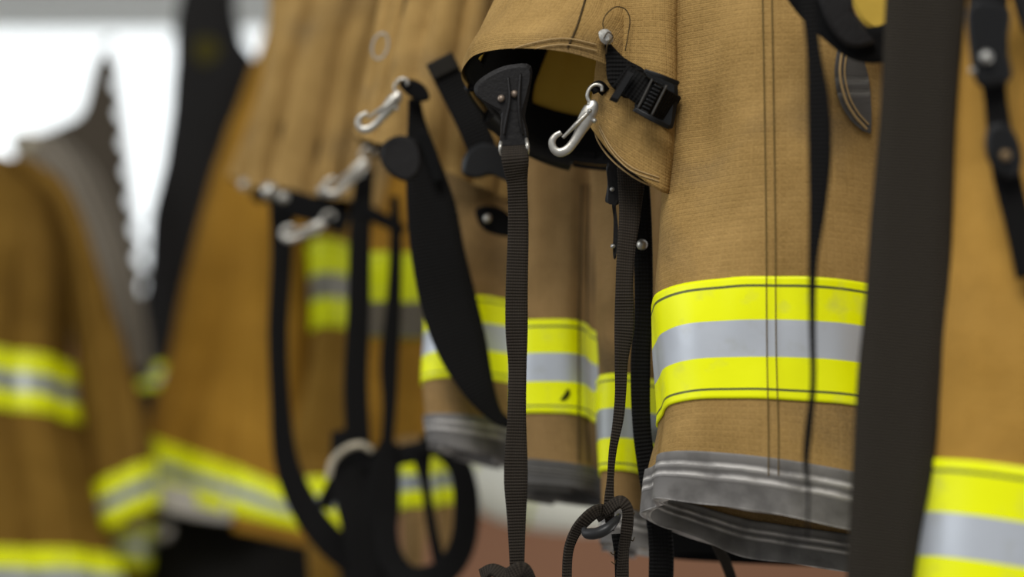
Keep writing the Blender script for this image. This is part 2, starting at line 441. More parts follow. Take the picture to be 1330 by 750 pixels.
def snap_hook(parent, px, py, Y, S=1., rot=0, mat=STEEL, label=None, detail=True):
    """steel snap hook; outline traced in a 1:1 px frame about its eye (0,0), hanging down-left"""
    q = math.radians(rot)
    def T(x, y, r, dz=0): return (px + S * (x * math.cos(q) - y * math.sin(q)), py + S * (x * math.sin(q) + y * math.cos(q)), Y + dz, r * S)
    body = tube('snap_hook', mat, parent, [T(-6, 14, 4.5), T(-4, 20, 8.5), T(-8, 30, 10.5), T(-14, 42, 10), T(-20, 55, 7), T(-28, 68, 6), T(-37, 78, 6.2), T(-47, 81, 6), T(-54, 76, 5.2), T(-56, 67, 4.6), T(-52, 60, 4), T(-44, 55, 3.4)], n=80, M=16, flat=.5, label=label)
    if detail:
        tube('hook_eye', mat, body, [T(-6, 18, 2.6), T(-10, 8, 2.6), T(-7, -2, 2.6), T(0, -7, 2.6), T(8, -5, 2.6), T(9, 2, 2.4)], n=30)
        tube('gate', mat, body, [T(-10, 30, 3, -.002), T(-24, 44, 3.2, -.002), T(-33, 53, 2.6, -.001), T(-42, 62, 2.4, 0)], n=24)
        stud('rivet', DULL, body, *T(-7, 27, 0)[:2], Y - .004 * S, 3 * S)
        stud('rivet', DULL, body, *T(-1, 40, 0)[:2], Y - .001, 3.5 * S)
    return body
# ================================================================== SETTING
def box(name, lo, hi, mat, kind='structure'):
    bm = bmesh.new(); bmesh.ops.create_cube(bm, size=1)
    for v in bm.verts: v.co = Vector([lo[k] + (hi[k] - lo[k]) * (v.co[k] + .5) for k in range(3)])
    o = bmobj(name, bm, mat, None, False); o['kind'] = kind; return o
WY = 5.0
def wp(px, py):   # point on the back wall plane (world y = WY)
    d = ray(px, py); return CAM + d * (WY / d.y)
RED = plain('red brown painted wall', (.30, .15, .085), .8, bump=.3, bscale=8, var=.35)
GRYW = plain('grey painted wall', (.30, .30, .27), .8, bump=.2, bscale=6, var=.1)
xa, xb = wp(-330, 0).x, wp(392, 0).x
zt, zb = wp(0, 4).z, wp(0, 420).z
def wall_with_hole():
    X0, X1, Z1 = -3.2, 3.2, 3.4
    bm = bmesh.new()
    for lo, hi in (((X0, 0), (xa, Z1)), ((xb, 0), (X1, Z1)), ((xa, 0), (xb, zb))):
        r = bmesh.ops.create_cube(bm, size=1)['verts']
        for v in r: v.co = Vector((lo[0] + (hi[0] - lo[0]) * (v.co.x + .5), WY + .1 + .2 * v.co.y, lo[1] + (hi[1] - lo[1]) * (v.co.z + .5)))
    o = bmobj('wall_back', bm, RED, None, False); o['kind'] = 'structure'
wall_with_hole()
o = box('trim_2', (xa, WY, zt), (xb, WY + .2, 3.4), plain('pale lintel paint', (.60, .60, .55), .8))
FLO = plain('concrete floor', (.25, .23, .21), .8, bump=.3, bscale=20, var=.2)
box('floor', (-3.2, -1.5, -.1), (3.2, WY, 0), FLO)
CEI = plain('pale ceiling paint', (.6, .6, .57), .9)
# window: frame, mullion and a pane, daylight beyond
FR = plain('pale window frame', (.62, .62, .60), .5)
win = bpy.data.objects.new('window_1', None); C.objects.link(win); win.location = ((xa + xb) / 2, WY, zb); win['kind'] = 'structure'
def bar(name, lo, hi, mat, parent):
    bm = bmesh.new(); bmesh.ops.create_cube(bm, size=1)
    for v in bm.verts: v.co = Vector([lo[k] + (hi[k] - lo[k]) * (v.co[k] + .5) for k in range(3)]) - WL(parent)
    bmesh.ops.recalc_face_normals(bm, faces=bm.faces); me = bpy.data.meshes.new(name); bm.to_mesh(me); bm.free(); me.materials.append(mat)
    o = bpy.data.objects.new(name, me); C.objects.link(o); o.parent = parent; return o
bm = bmesh.new()
w_ = .014
for lo, hi in (((xa, zb), (xb, zb + w_)), ((xa, zt - w_), (xb, zt)), ((xa, zb), (xa + w_, zt)), ((xb - w_, zb), (xb, zt)), ((wp(286, 0).x - .01, zb), (wp(286, 0).x + .02, zt))):
    r = bmesh.ops.create_cube(bm, size=1)['verts']
    for v in r: v.co = Vector((lo[0] + (hi[0] - lo[0]) * (v.co.x + .5), WY + .05 + .06 * v.co.y, lo[1] + (hi[1] - lo[1]) * (v.co.z + .5))) - win.location
o = bmobj('window_frame', bm, FR, None, False); o.parent = win
gm, gn, gb = nt('window glass'); gb.inputs['Transmission Weight'].default_value = 1; gb.inputs['Roughness'].default_value = 0.0; gb.inputs['IOR'].default_value = 1.02; gb.inputs['Base Color'].default_value = (.97, 1, .99, 1)
bar('pane', (xa + w_, WY + .048, zb + w_), (xb - w_, WY + .052, zt - w_), gm, win)
em = bpy.data.materials.new('bright overcast daylight'); em.use_nodes = True; en = em.node_tree
for k in list(en.nodes): en.nodes.remove(k)
eo = en.nodes.new('ShaderNodeOutputMaterial'); ee = en.nodes.new('ShaderNodeEmission'); en.links.new(ee.outputs[0], eo.inputs[0])
tcn = en.nodes.new('ShaderNodeTexCoord'); nn = en.nodes.new('ShaderNodeTexNoise'); nn.inputs['Scale'].default_value = 1.2
en.links.new(tcn.outputs['Object'], nn.inputs['Vector']); cr = en.nodes.new('ShaderNodeValToRGB')
cr.color_ramp.elements[0].color = (.93, .96, 1, 1); cr.color_ramp.elements[1].color = (1, 1, 1, 1)
en.links.new(nn.outputs['Fac'], cr.inputs[0]); en.links.new(cr.outputs[0], ee.inputs[0]); ee.inputs[1].default_value = 1.7
o = box('daylight_panel', (-4.5, 7.5, -.2), (3.5, 7.52, 5), em)  # glowing panel added beyond the window to stand in for daylight
# ================================================================== GARMENTS
H = 1.455
def rail():
    a = at(1450, -330, 1.30); b = at(60, -330, 2.9)
    b.z = a.z
    bm = bmesh.new(); d = b - a
    r = bmesh.ops.create_cone(bm, cap_ends=True, segments=24, radius1=.016, radius2=.016, depth=d.length)['verts']
    M = Matrix.Translation((a + b) / 2) @ d.to_track_quat('Z', 'Y').to_matrix().to_4x4()
    bmesh.ops.transform(bm, matrix=M, verts=bm.verts)
    return bmobj('clothes_rail', bm, DULL)
GRP = 'tan turnout trousers folded over the rail'
def garment(name, loc, label, cat, group=None): return thing(name, loc, label, cat, group)

# ---- A: sharp right-hand trousers: broad leg with trim and grey cuff
A = garment('turnout_trousers', at(1010, -180, 1.45), 'tan trouser leg with lime band above a scuffed grey cuff, beside the widest strap', 'trousers')
sA = Surf([(-200, 892, -200, 1172, 1.46, 1.44, .045), (0, 888, 0, 1178, 1.46, 1.43, .05), (150, 876, 150, 1184, 1.46, 1.43, .052), (300, 861, 300, 1192, 1.46, 1.43, .055, 4, 0),
           (400, 850, 412, 1200, 1.46, 1.43, .06, 13, 0), (540, 848, 560, 1204, 1.46, 1.43, .06, 14, 0), (606, 839, 664, 1205, 1.46, 1.43, .062, 14, -8), (657, 836, 728, 1205, 1.46, 1.43, .062, 4, -24)],
          folds=((3, .0022, 1.0, .35, 0, 0), (5, .0022, .4, -.4, -100, 300), (2, .002, 2.2, .2, 0, 0), (7, .0035, 0, .6, 570, 660), (4, .0016, .9, .6, 0, 0)), wr=.0020, seed=2.3)
sA.patch('leg', TAN, A, nu=260, nv=260)
tA = bvh(sA)
sA.patch('lining', TAN2, A, v0=-200, v1=650, o0=-.0032, o1=-.0022, nu=120, nv=90)
sA.patch('reflective_trim', TRIM, A, v0=396, v1=546, o0=.0004, o1=.0014, nu=200, nv=40, label='lime and silver band with dark stitch lines')
sA.patch('cuff_facing', CUF, A, v0=622, v1=658, o0=-.0050, o1=-.0024, nu=160, nv=14, label='grey facing inside the cuff')
sA.patch('cuff', CUF, A, v0=604, v1=658, o0=-.0024, o1=.0018, nu=220, nv=30, label='scuffed grey cuff with pale stitched ridges')
STM = plain('brown stitching', (.13, .088, .03), .9)
for x0, x1, m in ((996, 998, STM), (1008, 1011, STM)):
    seam('stitching', m, A, tA, [(x0 - 6, -20), (x0 - 3, 150), (x0 - 1, 300), (x0, 450), (x1, 560), (x1, 618)], w=1.1, off=.0026, n=110)
decal('knee_patch', CUFD, A, tA, [(1088, 60), (1084, 95), (1090, 130), (1104, 155), (1120, 170)], [(1118, 66), (1128, 100), (1131, 130), (1132, 155), (1131, 174)], label='dark grey patch with stitched border', off=.0035)
seam('stitching', STL, A, tA, [(1094, 64), (1091, 95), (1098, 128), (1110, 150), (1126, 168)], w=2.2, off=.0046)
seam('stitching', STL, A, tA, [(1100, 64), (1097, 95), (1103, 125), (1114, 146), (1128, 162)], w=1.6, off=.0046)

# ---- B: centre trousers: open waist hanging down + two legs behind
B = garment('turnout_trousers', at(740, -180, 1.52), 'tan trousers with open black-lined waist gaping downward and steel snap hook in the gap', 'trousers')
sB = Surf([(-220, 712, -220, 868, 1.54, 1.53, .03), (-100, 690, -90, 872, 1.54, 1.52, .05), (0, 662, 10, 873, 1.53, 1.50, .065, 0, 0), (60, 632, 70, 868, 1.52, 1.49, .075, 4, -16), (95, 617, 106, 862, 1.52, 1.48, .08, 6, -38), (116, 612, 132, 858, 1.52, 1.48, .08, 8, -52)],
          folds=((-9, .0065, .3, .5, 80, -160), (11, .0010, 1.3, -.4, 90, -60), (3, .003, 2.0, .4, 0, 0)), wr=.0012, seed=9.1)
sB.patch('waist', TAN, B, nu=280, nv=160)
tB = bvh(sB)
sB.patch('waist_lining', LIN, B, v0=-220, v1=82, o0=-.0034, o1=-.0024, nu=160, nv=50)
sB.patch('waistband', BLK, B, v0=80, v1=112, o0=-.006, o1=-.0022, nu=200, nv=40, label='black inner waistband')
sB.patch('waistband', BLK, B, u0=.875, u1=1.0, v0=20, v1=84, o0=-.0062, o1=-.0036, nu=60, nv=20, label='black side panel of the waistband')
sB.patch('piping', LEA, B, u0=.5, u1=1.0, v0=106, v1=118, o0=-.006, o1=.0025, nu=120, nv=8, label='black bound rear rim')
seam('stitching', STI, B, tB, [(765, -20), (757, 10), (748, 38), (737, 62)], w=1.7, off=.001, n=40)
for k in (0, 8):
    seam('stitching', STL, B, tB, [(626, 96 - k), (655, 76 - k), (700, 62 - k), (735, 58 - k), (775, 66 - k)], w=1.3, off=.0014, n=50)
# overlapping fly flap
sF = Surf([(-60, 792, -60, 880, 1.462, 1.45, .012), (40, 788, 40, 880, 1.455, 1.445, .016), (100, 779, 120, 880, 1.452, 1.445, .018, 4), (140, 773, 190, 876, 1.452, 1.448, .018, -8), (166, 771, 244, 868, 1.452, 1.45, .016, -34)],
          tube=False, folds=((1.5, .002, .5, .8, 0, 0),), wr=.0008, seed=4)
sF.patch('fly_flap', TAN, B, nu=90, nv=110, o0=-.0012, o1=.0012)
tF = bvh(sF)
for k in (0, 5):
    seam('stitching', STL, B, tF, [(778, 168 - k), (795, 198 - k), (820, 222 - k), (856, 236 - k)], w=1.4, off=.0018)
ribbon('piping', STL, B, [(771, 163, 1.450, 2, 0), (776, 182, 1.447, 2.4, 0), (792, 205, 1.442, 2.4, 0), (818, 227, 1.436, 2.4, 0), (842, 240, 1.436, 2.4, 0), (858, 243, 1.44, 2, 0)], th=.001, label='pale folded flap edge')
# hook with its strap
hk = snap_hook(B, 773, 117, 1.425, 1.0, 0, STEEL, label='polished steel snap hook with sprung gate')
ribbon('hook_loop', BLK, B, [(770, 116, 1.425, 13, 0), (778, 112, 1.432, 15, 10), (785, 118, 1.438, 14, 0)], n=16, th=.003)
# take-up strap and ladder buckle
tk = plate('take_up_strap', WEBB, B, [(786, 52), (796, 60), (812, 76), (838, 92), (832, 112), (815, 128), (800, 118), (789, 104), (787, 80)], 1.425, .004, label='black webbing tab cut to a point')
ribbon('take_up_strap', WEBB, B, [(806, 98, 1.422, 34, 0), (830, 115, 1.418, 37, 0), (852, 130, 1.418, 38, 0), (874, 142, 1.43, 38, 0)], n=30, th=.003)
bk = plate('buckle', PLA, B, [(832, 92), (860, 98), (880, 110), (876, 158), (868, 167), (840, 152), (824, 140), (832, 120)], 1.428, .004, label='black ladder buckle')
plate('buckle_bar', PLA, bk, [(815, 92), (824, 96), (801, 134), (791, 130)], 1.412, .006, smooth=False)
ribbon('buckle_bar', PLA, bk, [(838, 92, 1.413, 5, 0), (858, 99, 1.411, 6, 0), (880, 108, 1.415, 6, 0)], n=16, th=.005)
ribbon('buckle_bar', PLA, bk, [(824, 142, 1.413, 6, 0), (846, 154, 1.411, 7, 0), (868, 165, 1.415, 6, 0)], n=16, th=.005)
for k in range(9):
    t = k / 8; x = 857 - 20 * t; y = 108 + 37 * t
    tube('rib', PLA, bk, [(x - 5, y - 2.5, 1.411, 1.7), (x + 5, y + 2.5, 1.411, 1.7)], n=6, M=8)
lg = plain('worn plastic grey', (.05, .047, .042), .5)
for dx in (-9, 9):
    tube('buckle_bar', lg, bk, [(857 + dx, 106 + dx * .5, 1.412, 1.6), (837 + dx, 146 + dx * .5, 1.412, 1.6)], n=10, M=8)
plate('metal_tip', STEEL, B, [(778, 41), (788, 38), (795, 44), (796, 54), (788, 58), (780, 53)], 1.418, .006, label='crimped bright metal tip')
tube('wire_loop', STI, B, [(786, 44, 1.418, .8), (783, 30, 1.42, .8), (788, 18, 1.424, .8), (800, 9, 1.428, .8), (812, 12, 1.43, .8), (818, 24, 1.43, .8), (816, 44, 1.43, .8), (812, 66, 1.428, .8)], n=50, M=8, label='thin dark thread looped above the strap')
tube('wire_loop', STI, B, [(784, 50, 1.414, .9), (790, 42, 1.413, .9), (796, 48, 1.414, .9), (789, 58, 1.414, .9), (787, 70, 1.416, .9)], n=30, M=8, label='frayed dark thread')
# legs behind
sB1 = Surf([(-150, 676, -150, 800, 1.68, 1.68, .03), (120, 680, 120, 790, 1.68, 1.67, .035), (300, 678, 300, 782, 1.68, 1.67, .038), (430, 672, 434, 778, 1.67, 1.66, .04), (538, 668, 544, 782, 1.67, 1.66, .04), (600, 672, 618, 792, 1.67, 1.66, .04), (636, 672, 650, 794, 1.67, 1.66, .04)],
           folds=((3, .003, .4, .35, 0, 0), (5, .0018, 2, .3, 0, 0)), seed=6)
sB1.patch('leg', TAN2, B, nu=160, nv=160)
tB1 = bvh(sB1)
sB1.patch('reflective_trim', TRIM, B, v0=428, v1=546, o0=.0005, o1=.0016, nu=120, nv=24, label='lime and silver band with a black smudge')
sB1.patch('cuff', CUFD, B, v0=602, v1=638, o0=-.004, o1=.0016, nu=120, nv=16, label='dark grey cuff')
seam('stitching', STI, B, tB1, [(756, 240), (754, 350), (752, 420), (752, 500), (752, 600)], w=2, off=.0026)
seam('stitching', STI, B, tB1, [(765, 240), (763, 350), (762, 420), (762, 500), (764, 600)], w=1.6, off=.0026)
decal('smudge', BLK, B, tB1, [(737, 505), (733, 512), (727, 520)], [(740, 507), (740, 514), (733, 521)], n=8, m=4, off=.0028, th=.0004)
sB2 = Surf([(-150, 770, -150, 870, 1.60, 1.60, .02), (120, 770, 120, 868, 1.60, 1.60, .02), (300, 776, 300, 862, 1.61, 1.60, .022), (505, 780, 500, 845, 1.62, 1.60, .025), (620, 785, 618, 842, 1.62, 1.60, .025), (668, 786, 672, 842, 1.62, 1.60, .025), (712, 786, 716, 842, 1.62, 1.60, .025)],
           folds=((3, .003, 1.6, .2, 0, 0),), seed=8)
sB2.patch('leg', TAN2, B, nu=110, nv=130, label='narrow rear leg in shade')
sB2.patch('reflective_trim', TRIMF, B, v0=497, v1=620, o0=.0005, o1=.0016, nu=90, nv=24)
sB2.patch('cuff', CUF, B, v0=664, v1=714, o0=-.004, o1=.0016, nu=90, nv=16, label='scuffed grey cuff')

# ---- C: second waist left of centre (clip at 495,150) + leg
Cg = garment('turnout_trousers', at(580, -180, 1.8), 'tan trousers with black webbing strip and dull silver clip, left of the central strap', 'trousers')
sC = Surf([(-200, 548, -200, 700, 1.80, 1.72, .04), (-60, 528, -60, 690, 1.80, 1.72, .05), (40, 512, 40, 680, 1.80, 1.70, .055), (110, 498, 140, 672, 1.80, 1.69, .06, 6, -6), (150, 486, 205, 668, 1.80, 1.69, .06, 0, -10), (186, 476, 262, 662, 1.80, 1.69, .058, -6, -4)],
          folds=((4, .004, 0.6, .5, 0, 0), (-7, .006, 1, .5, 0, 0)), seed=12)
sC.patch('waist', TAN, Cg, nu=180, nv=130)
tC = bvh(sC)
sC.patch('waistband', BLK, Cg, v0=90, v1=182, o0=-.006, o1=-.003, nu=120, nv=30)
sC1 = Surf([(60, 566, 60, 690, 1.80, 1.74, .03), (230, 572, 230, 680, 1.79, 1.73, .035), (330, 566, 330, 678, 1.78, 1.72, .04), (425, 562, 400, 672, 1.77, 1.71, .042), (505, 556, 494, 668, 1.76, 1.71, .042), (556, 560, 560, 668, 1.76, 1.70, .042), (580, 562, 604, 672, 1.76, 1.70, .042)],
           folds=((3, .004, 1.2, .4, 0, 0),), seed=14)
sC1.patch('leg', TAN2, Cg, nu=130, nv=120)
sC1.patch('reflective_trim', TRIM, Cg, v0=416, v1=510, o0=.0005, o1=.0016, nu=100, nv=24)
sC1.patch('cuff', CUF, Cg, v0=550, v1=583, o0=-.004, o1=.0018, nu=100, nv=14, label='pale grey cuff')
ribbon('webbing_strip', WEBB, Cg, [(574, 84, 1.64, 38, 0), (592, 120, 1.64, 38, 0), (612, 160, 1.635, 38, 0), (628, 198, 1.635, 38, 0), (634, 215, 1.635, 38, 0)], n=40, th=.003, label='black webbing strip with a frayed upper end')
ribbon('strip_end', plain('worn charcoal', (.018, .016, .013), .8), Cg, [(570, 76, 1.637, 38, 0), (580, 96, 1.637, 38, 0)], n=8, th=.003, label='worn greyish strip end')
plate('buckle', PLA, Cg, [(606, 198), (630, 186), (662, 200), (668, 238), (640, 228), (618, 232), (600, 224)], 1.625, .008, label='black plastic buckle')
snap_hook(Cg, 522, 108, 1.64, .84, 10, STEEL, label='dull silver clip')
plate('hook_tab', BLK, Cg, [(518, 108), (535, 103), (552, 112), (558, 128), (545, 132), (528, 122)], 1.645, .004)
ribbon('waistband', BLK, Cg, [(536, -30, 1.72, 12, 0), (528, 20, 1.72, 14, 0), (516, 60, 1.72, 16, 0), (506, 96, 1.72, 10, 0)], n=20, th=.004)  # black strip put in for the shadow gap between this waist and the next
torus('hook_ring', DULL, Cg, 494, 60, 1.68, 10, 17, 1.6, rot=15)
plate('waist_tab', LEA, Cg, [(498, 186), (520, 176), (544, 186), (548, 218), (530, 236), (506, 226), (494, 206)], 1.66, .005, label='black rounded leather tab')
plate('waist_tab', BLK, Cg, [(618, 272), (640, 268), (662, 280), (664, 306), (640, 304), (624, 294)], 1.665, .004, label='black tab with a snap')
stud('snap', STEEL, Cg, 633, 284, 1.655, 5.5, .003)

# ---- D: third waist, strongly blurred (350-500)
Dg = garment('turnout_trousers', at(430, -180, 2.1), 'blurred tan trousers with drooping waist and pale snaps, third back from the sharp snap hook', 'trousers')
sD = Surf([(-200, 400, -200, 545, 2.12, 2.0, .05), (0, 378, 0, 528, 2.12, 1.98, .055), (100, 364, 100, 508, 2.12, 1.97, .06), (180, 352, 190, 496, 2.12, 1.96, .06), (240, 338, 250, 486, 2.12, 1.96, .06, -2, 0), (256, 336, 270, 482, 2.12, 1.96, .06, -8, 0)],
          folds=((4, .005, 1.6, .5, 0, 0), (-6, .010, 0, .5, 0, 0)), seed=15)
sD.patch('waist', TAN, Dg, nu=160, nv=120)
sD.patch('waistband', BLK, Dg, v0=180, v1=252, o0=-.006, o1=-.003, nu=100, nv=20)
sD0 = Surf([(-60, 356, -60, 408, 2.2, 2.15, .03), (60, 362, 60, 396, 2.2, 2.15, .03), (160, 340, 165, 376, 2.2, 2.12, .03), (236, 306, 256, 352, 2.2, 2.12, .03)], folds=((2, .003, 0, .3, 0, 0),), seed=3)
sD0.patch('waist_corner', TAN, Dg, nu=60, nv=60)
ribbon('waistband', BLK, Dg, [(368, 60, 2.02, 8, 0), (362, 130, 2.02, 12, 0), (356, 190, 2.02, 16, 0), (344, 240, 2.02, 20, 0), (332, 262, 2.02, 14, 0)], n=24, th=.004)  # dark strip standing in for the shaded gap towards the orange-brown coat
ribbon('waistband', BLK, Dg, [(450, 90, 1.99, 4, 0), (446, 115, 1.99, 12, 0), (440, 150, 1.99, 4, 0)], n=24, th=.004)  # short black strip drawn as the shadowed slot in the waist
for x, y, r in ((318, 240, 8), (350, 248, 11), (368, 256, 8), (420, 248, 8), (330, 232, 5)):
    stud('snap', STEEL, Dg, x, y, 1.92 if x > 340 else 2.05, r, .006, label='round pale metal snap')
snap_hook(Dg, 478, 196, 1.88, .8, 12, STEEL, label='silver clip, out of focus')
snap_hook(Dg, 428, 280, 1.92, .7, 34, STEEL, label='small silver clip, out of focus')
plate('waist_tab', BLK, Dg, [(466, 178), (484, 172), (500, 186), (498, 202), (478, 200)], 1.93, .005)
sD1 = Surf([(200, 396, 200, 470, 2.35, 2.3, .02), (330, 412, 328, 462, 2.32, 2.28, .035), (440, 410, 440, 460, 2.32, 2.28, .02), (560, 392, 560, 456, 2.32, 2.28, .04), (640, 388, 640, 452, 2.32, 2.28, .04)],
           folds=((3, .005, .6, .4, 0, 0),), seed=21)
sD1.patch('leg', BRN, Dg, nu=100, nv=100)
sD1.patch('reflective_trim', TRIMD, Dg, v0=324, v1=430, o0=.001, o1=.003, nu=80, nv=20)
sD2 = Surf([(200, 462, 200, 580, 2.15, 2.0, .03), (360, 468, 345, 566, 2.12, 1.98, .035), (455, 470, 450, 564, 2.12, 1.98, .035), (560, 474, 560, 560, 2.12, 1.98, .04), (600, 476, 590, 560, 2.12, 1.98, .04)],
           folds=((4, .006, .9, .4, 0, 0),), seed=22)
sD2.patch('leg', ORG, Dg, nu=110, nv=100)
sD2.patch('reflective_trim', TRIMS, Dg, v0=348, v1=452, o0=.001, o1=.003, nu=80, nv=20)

# ---- E: big orange-brown coat (200-400)
E = garment('turnout_coat', at(330, 20, 2.5), 'orange-brown coat with slanted lime band near its hem, right of the black coat', 'coat')
sE = Surf([(30, 352, 20, 420, 2.62, 2.5, .02), (70, 342, 70, 425, 2.62, 2.5, .035), (130, 326, 130, 425, 2.62, 2.5, .045), (200, 302, 210, 425, 2.62, 2.48, .055), (330, 264, 340, 425, 2.62, 2.46, .06), (470, 230, 510, 405, 2.62, 2.46, .06), (562, 206, 615, 360, 2.62, 2.44, .065), (622, 196, 672, 350, 2.62, 2.44, .065), (634, 196, 684, 350, 2.62, 2.44, .065)],
          folds=((3, .006, .2, .2, 100, 500), (-3, .010, 2, 0, 100, 500)), seed=25)
sE.patch('body', ORG, E, nu=180, nv=150)
sE.patch('reflective_trim', TRIMF, E, v0=570, v1=633, o0=.001, o1=.003, nu=140, nv=24)
plate('hem_band', plain('pale hem lining', (.42, .39, .35), .8), E, [(194, 628), (240, 634), (300, 652), (304, 676), (262, 674), (200, 658)], 2.455, .006, label='pale grey inner hem showing below')
sE2 = Surf([(300, 330, 300, 400, 2.36, 2.3, .02), (480, 318, 500, 398, 2.36, 2.3, .025), (612, 312, 648, 398, 2.34, 2.28, .03), (668, 308, 690, 398, 2.34, 2.28, .03), (690, 308, 712, 410, 2.34, 2.28, .03)], folds=((2, .004, 1, .2, 0, 0),), seed=31)
sE2.patch('front_panel', ORG, E, nu=90, nv=90)
sE2.patch('reflective_trim', TRIMF, E, v0=606, v1=668, o0=.001, o1=.003, nu=80, nv=20)

# ---- F: left coat with sleeve
G = garment('turnout_coat', at(0, 190, 2.4), 'amber-brown coat at far left with chest band and hanging sleeve', 'coat')
sG = Surf([(206, -40, 212, 30, 2.5, 2.5, .02), (222, -110, 240, 52, 2.5, 2.48, .04), (262, -170, 286, 64, 2.5, 2.46, .06), (330, -200, 340, 72, 2.5, 2.44, .08), (455, -210, 455, 72, 2.5, 2.44, .09), (530, -212, 530, 76, 2.5, 2.42, .095), (620, -215, 620, 100, 2.5, 2.4, .10), (735, -218, 712, 122, 2.5, 2.4, .11), (820, -220, 800, 140, 2.5, 2.4, .11)],
          folds=((4, .005, .6, .1, 0, 0), (-5, .010, 2, .2, 240, 400)), seed=33)
sG.patch('body', BRN, G, nu=200, nv=160)
sG.patch('reflective_trim', TRIMF, G, v0=468, v1=545, o0=.001, o1=.003, nu=140, nv=20, label='chest band')
sG.patch('reflective_trim', TRIMF, G, v0=742, v1=815, o0=.001, o1=.003, nu=140, nv=20, label='hem band')
sS = Surf([(208, 10, 214, 44, 2.46, 2.5, .02), (240, 34, 238, 76, 2.46, 2.5, .035), (286, 66, 276, 98, 2.46, 2.5, .04), (360, 88, 340, 122, 2.45, 2.5, .042), (460, 102, 440, 152, 2.44, 2.5, .045), (560, 114, 550, 184, 2.42, 2.48, .045), (636, 126, 606, 196, 2.40, 2.46, .045), (700, 132, 668, 200, 2.40, 2.46, .045)],
          folds=((-3, .007, .6, .3, 260, 400),), seed=35)
sS.patch('sleeve', BRN, G, nu=120, nv=140)
sS.patch('reflective_trim', TRIMF, G, v0=628, v1=692, o0=.001, o1=.003, nu=90, nv=20, label='sleeve band')
# lower coat peeking out under the sleeve
K = garment('turnout_coat', at(160, 640, 2.6), 'coat corner with lime band and pale metal fittings under the left sleeve', 'coat')
sK = Surf([(600, 120, 600, 190, 2.66, 2.62, .03), (690, 126, 694, 198, 2.62, 2.6, .03), (732, 130, 734, 200, 2.62, 2.6, .03), (790, 140, 790, 206, 2.62, 2.6, .03)], folds=((2, .003, 0, 0, 0, 0),), seed=36)
sK.patch('body', BRN, K, nu=60, nv=60)
sK.patch('reflective_trim', TRIMF, K, v0=676, v1=742, o0=.001, o1=.003, nu=60, nv=16)
for x, y, r in ((212, 690, 13), (180, 686, 9)):
    stud('snap', plain('pale metal', (.5, .46, .40), .4, .5), K, x, y, 2.56, r, .008, label='pale metal snap')

# ---- dark coat behind
M_ = garment('turnout_coat', at(270, -40, 2.9), 'black coat hanging between the bright window and the orange-brown coat', 'coat')
DK = plain('charcoal cloth', (.014, .013, .012), .9, bump=.4, bscale=60, var=.4)
sM = Surf([(-60, 262, -60, 330, 2.9, 2.9, .03), (0, 240, 0, 308, 2.9, 2.9, .04), (50, 232, 60, 318, 2.9, 2.9, .05), (95, 238, 80, 338, 2.9, 2.88, .06), (150, 240, 110, 345, 2.9, 2.86, .06), (220, 226, 200, 320, 2.88, 2.86, .06), (290, 206, 300, 300, 2.88, 2.86, .06), (380, 194, 380, 290, 2.86, 2.86, .06), (490, 180, 490, 280, 2.86, 2.84, .06), (640, 176, 640, 280, 2.86, 2.84, .06)],
          folds=((3, .005, .6, .2, 0, 0),), seed=41)
sM.patch('body', DK, M_, nu=120, nv=140)
sM.patch('reflective_trim', TRIMF, M_, v0=486, v1=516, o0=.001, o1=.003, nu=80, nv=10)
plate('collar_patch', plain('olive patch', (.05, .042, .008), .9), M_, [(252, 55), (272, 48), (286, 62), (280, 80), (258, 82)], 2.83, .005)
# ---- brown scalloped garment against the window
Bn = garment('vest', at(140, 60, 3.2), 'grey-brown pointed vest with scalloped edge against the window', 'vest')
pts = [(146, 46), (124, 76), (114, 112), (102, 148), (66, 166), (36, 200), (60, 420), (180, 490)]
right = []
y = 470
while y > 70:
    x = 203 - (470 - y) * .127
    right += [(x + 4, y), (x - 12, y - 19)]; y -= 38
plate('body', plain('grey brown cloth', (.062, .050, .036), .9, bump=.5, bscale=30, var=.3), Bn, pts + right, 3.2, .02, sub=3)
# ---- grey ribbed garment edge
Rb = garment('coat_liner', at(60, 170, 2.75), 'grey quilted liner edge showing behind the left coat shoulder', 'liner')
rbm = webbing('grey ribbed quilting', (.17, .145, .11), pitch=.012, amt=.5, axis='X')
sR = Surf([(178, 16, 178, 76, 2.8, 2.8, .02), (200, 20, 196, 100, 2.8, 2.78, .02), (250, 60, 232, 126, 2.78, 2.76, .025), (320, 100, 300, 154, 2.76, 2.74, .025), (400, 130, 390, 180, 2.74, 2.72, .025), (500, 150, 480, 196, 2.74, 2.72, .025)], folds=((6, .003, 0, .3, 0, 0),), seed=44)
sR.patch('quilted_panel', rbm, Rb, nu=100, nv=80)
stud('snap', plain('yellowed button', (.45, .40, .28), .5), Rb, 38, 186, 2.7, 11, .006)
# ---- H: right-hand garment
Rg = garment('turnout_trousers', at(1300, -180, 1.3), 'smooth golden-orange trouser leg with lime band at the right edge', 'trousers')
sH = Surf([(-150, 1222, -150, 1460, 1.30, 1.26, .04), (100, 1216, 100, 1460, 1.30, 1.26, .05), (300, 1214, 300, 1462, 1.30, 1.26, .055), (450, 1205, 455, 1465, 1.30, 1.26, .06), (600, 1192, 640, 1470, 1.30, 1.26, .06), (770, 1180, 815, 1470, 1.30, 1.26, .06), (860, 1176, 900, 1470, 1.30, 1.26, .06)],
          folds=((3, .003, 1.5, .2, 0, 0),), seed=51, wr=.0006)
sH.patch('leg', GOLD, Rg, nu=160, nv=140)
sH.patch('reflective_trim', TRIM, Rg, v0=606, v1=788, o0=.0006, o1=.002, nu=120, nv=30)
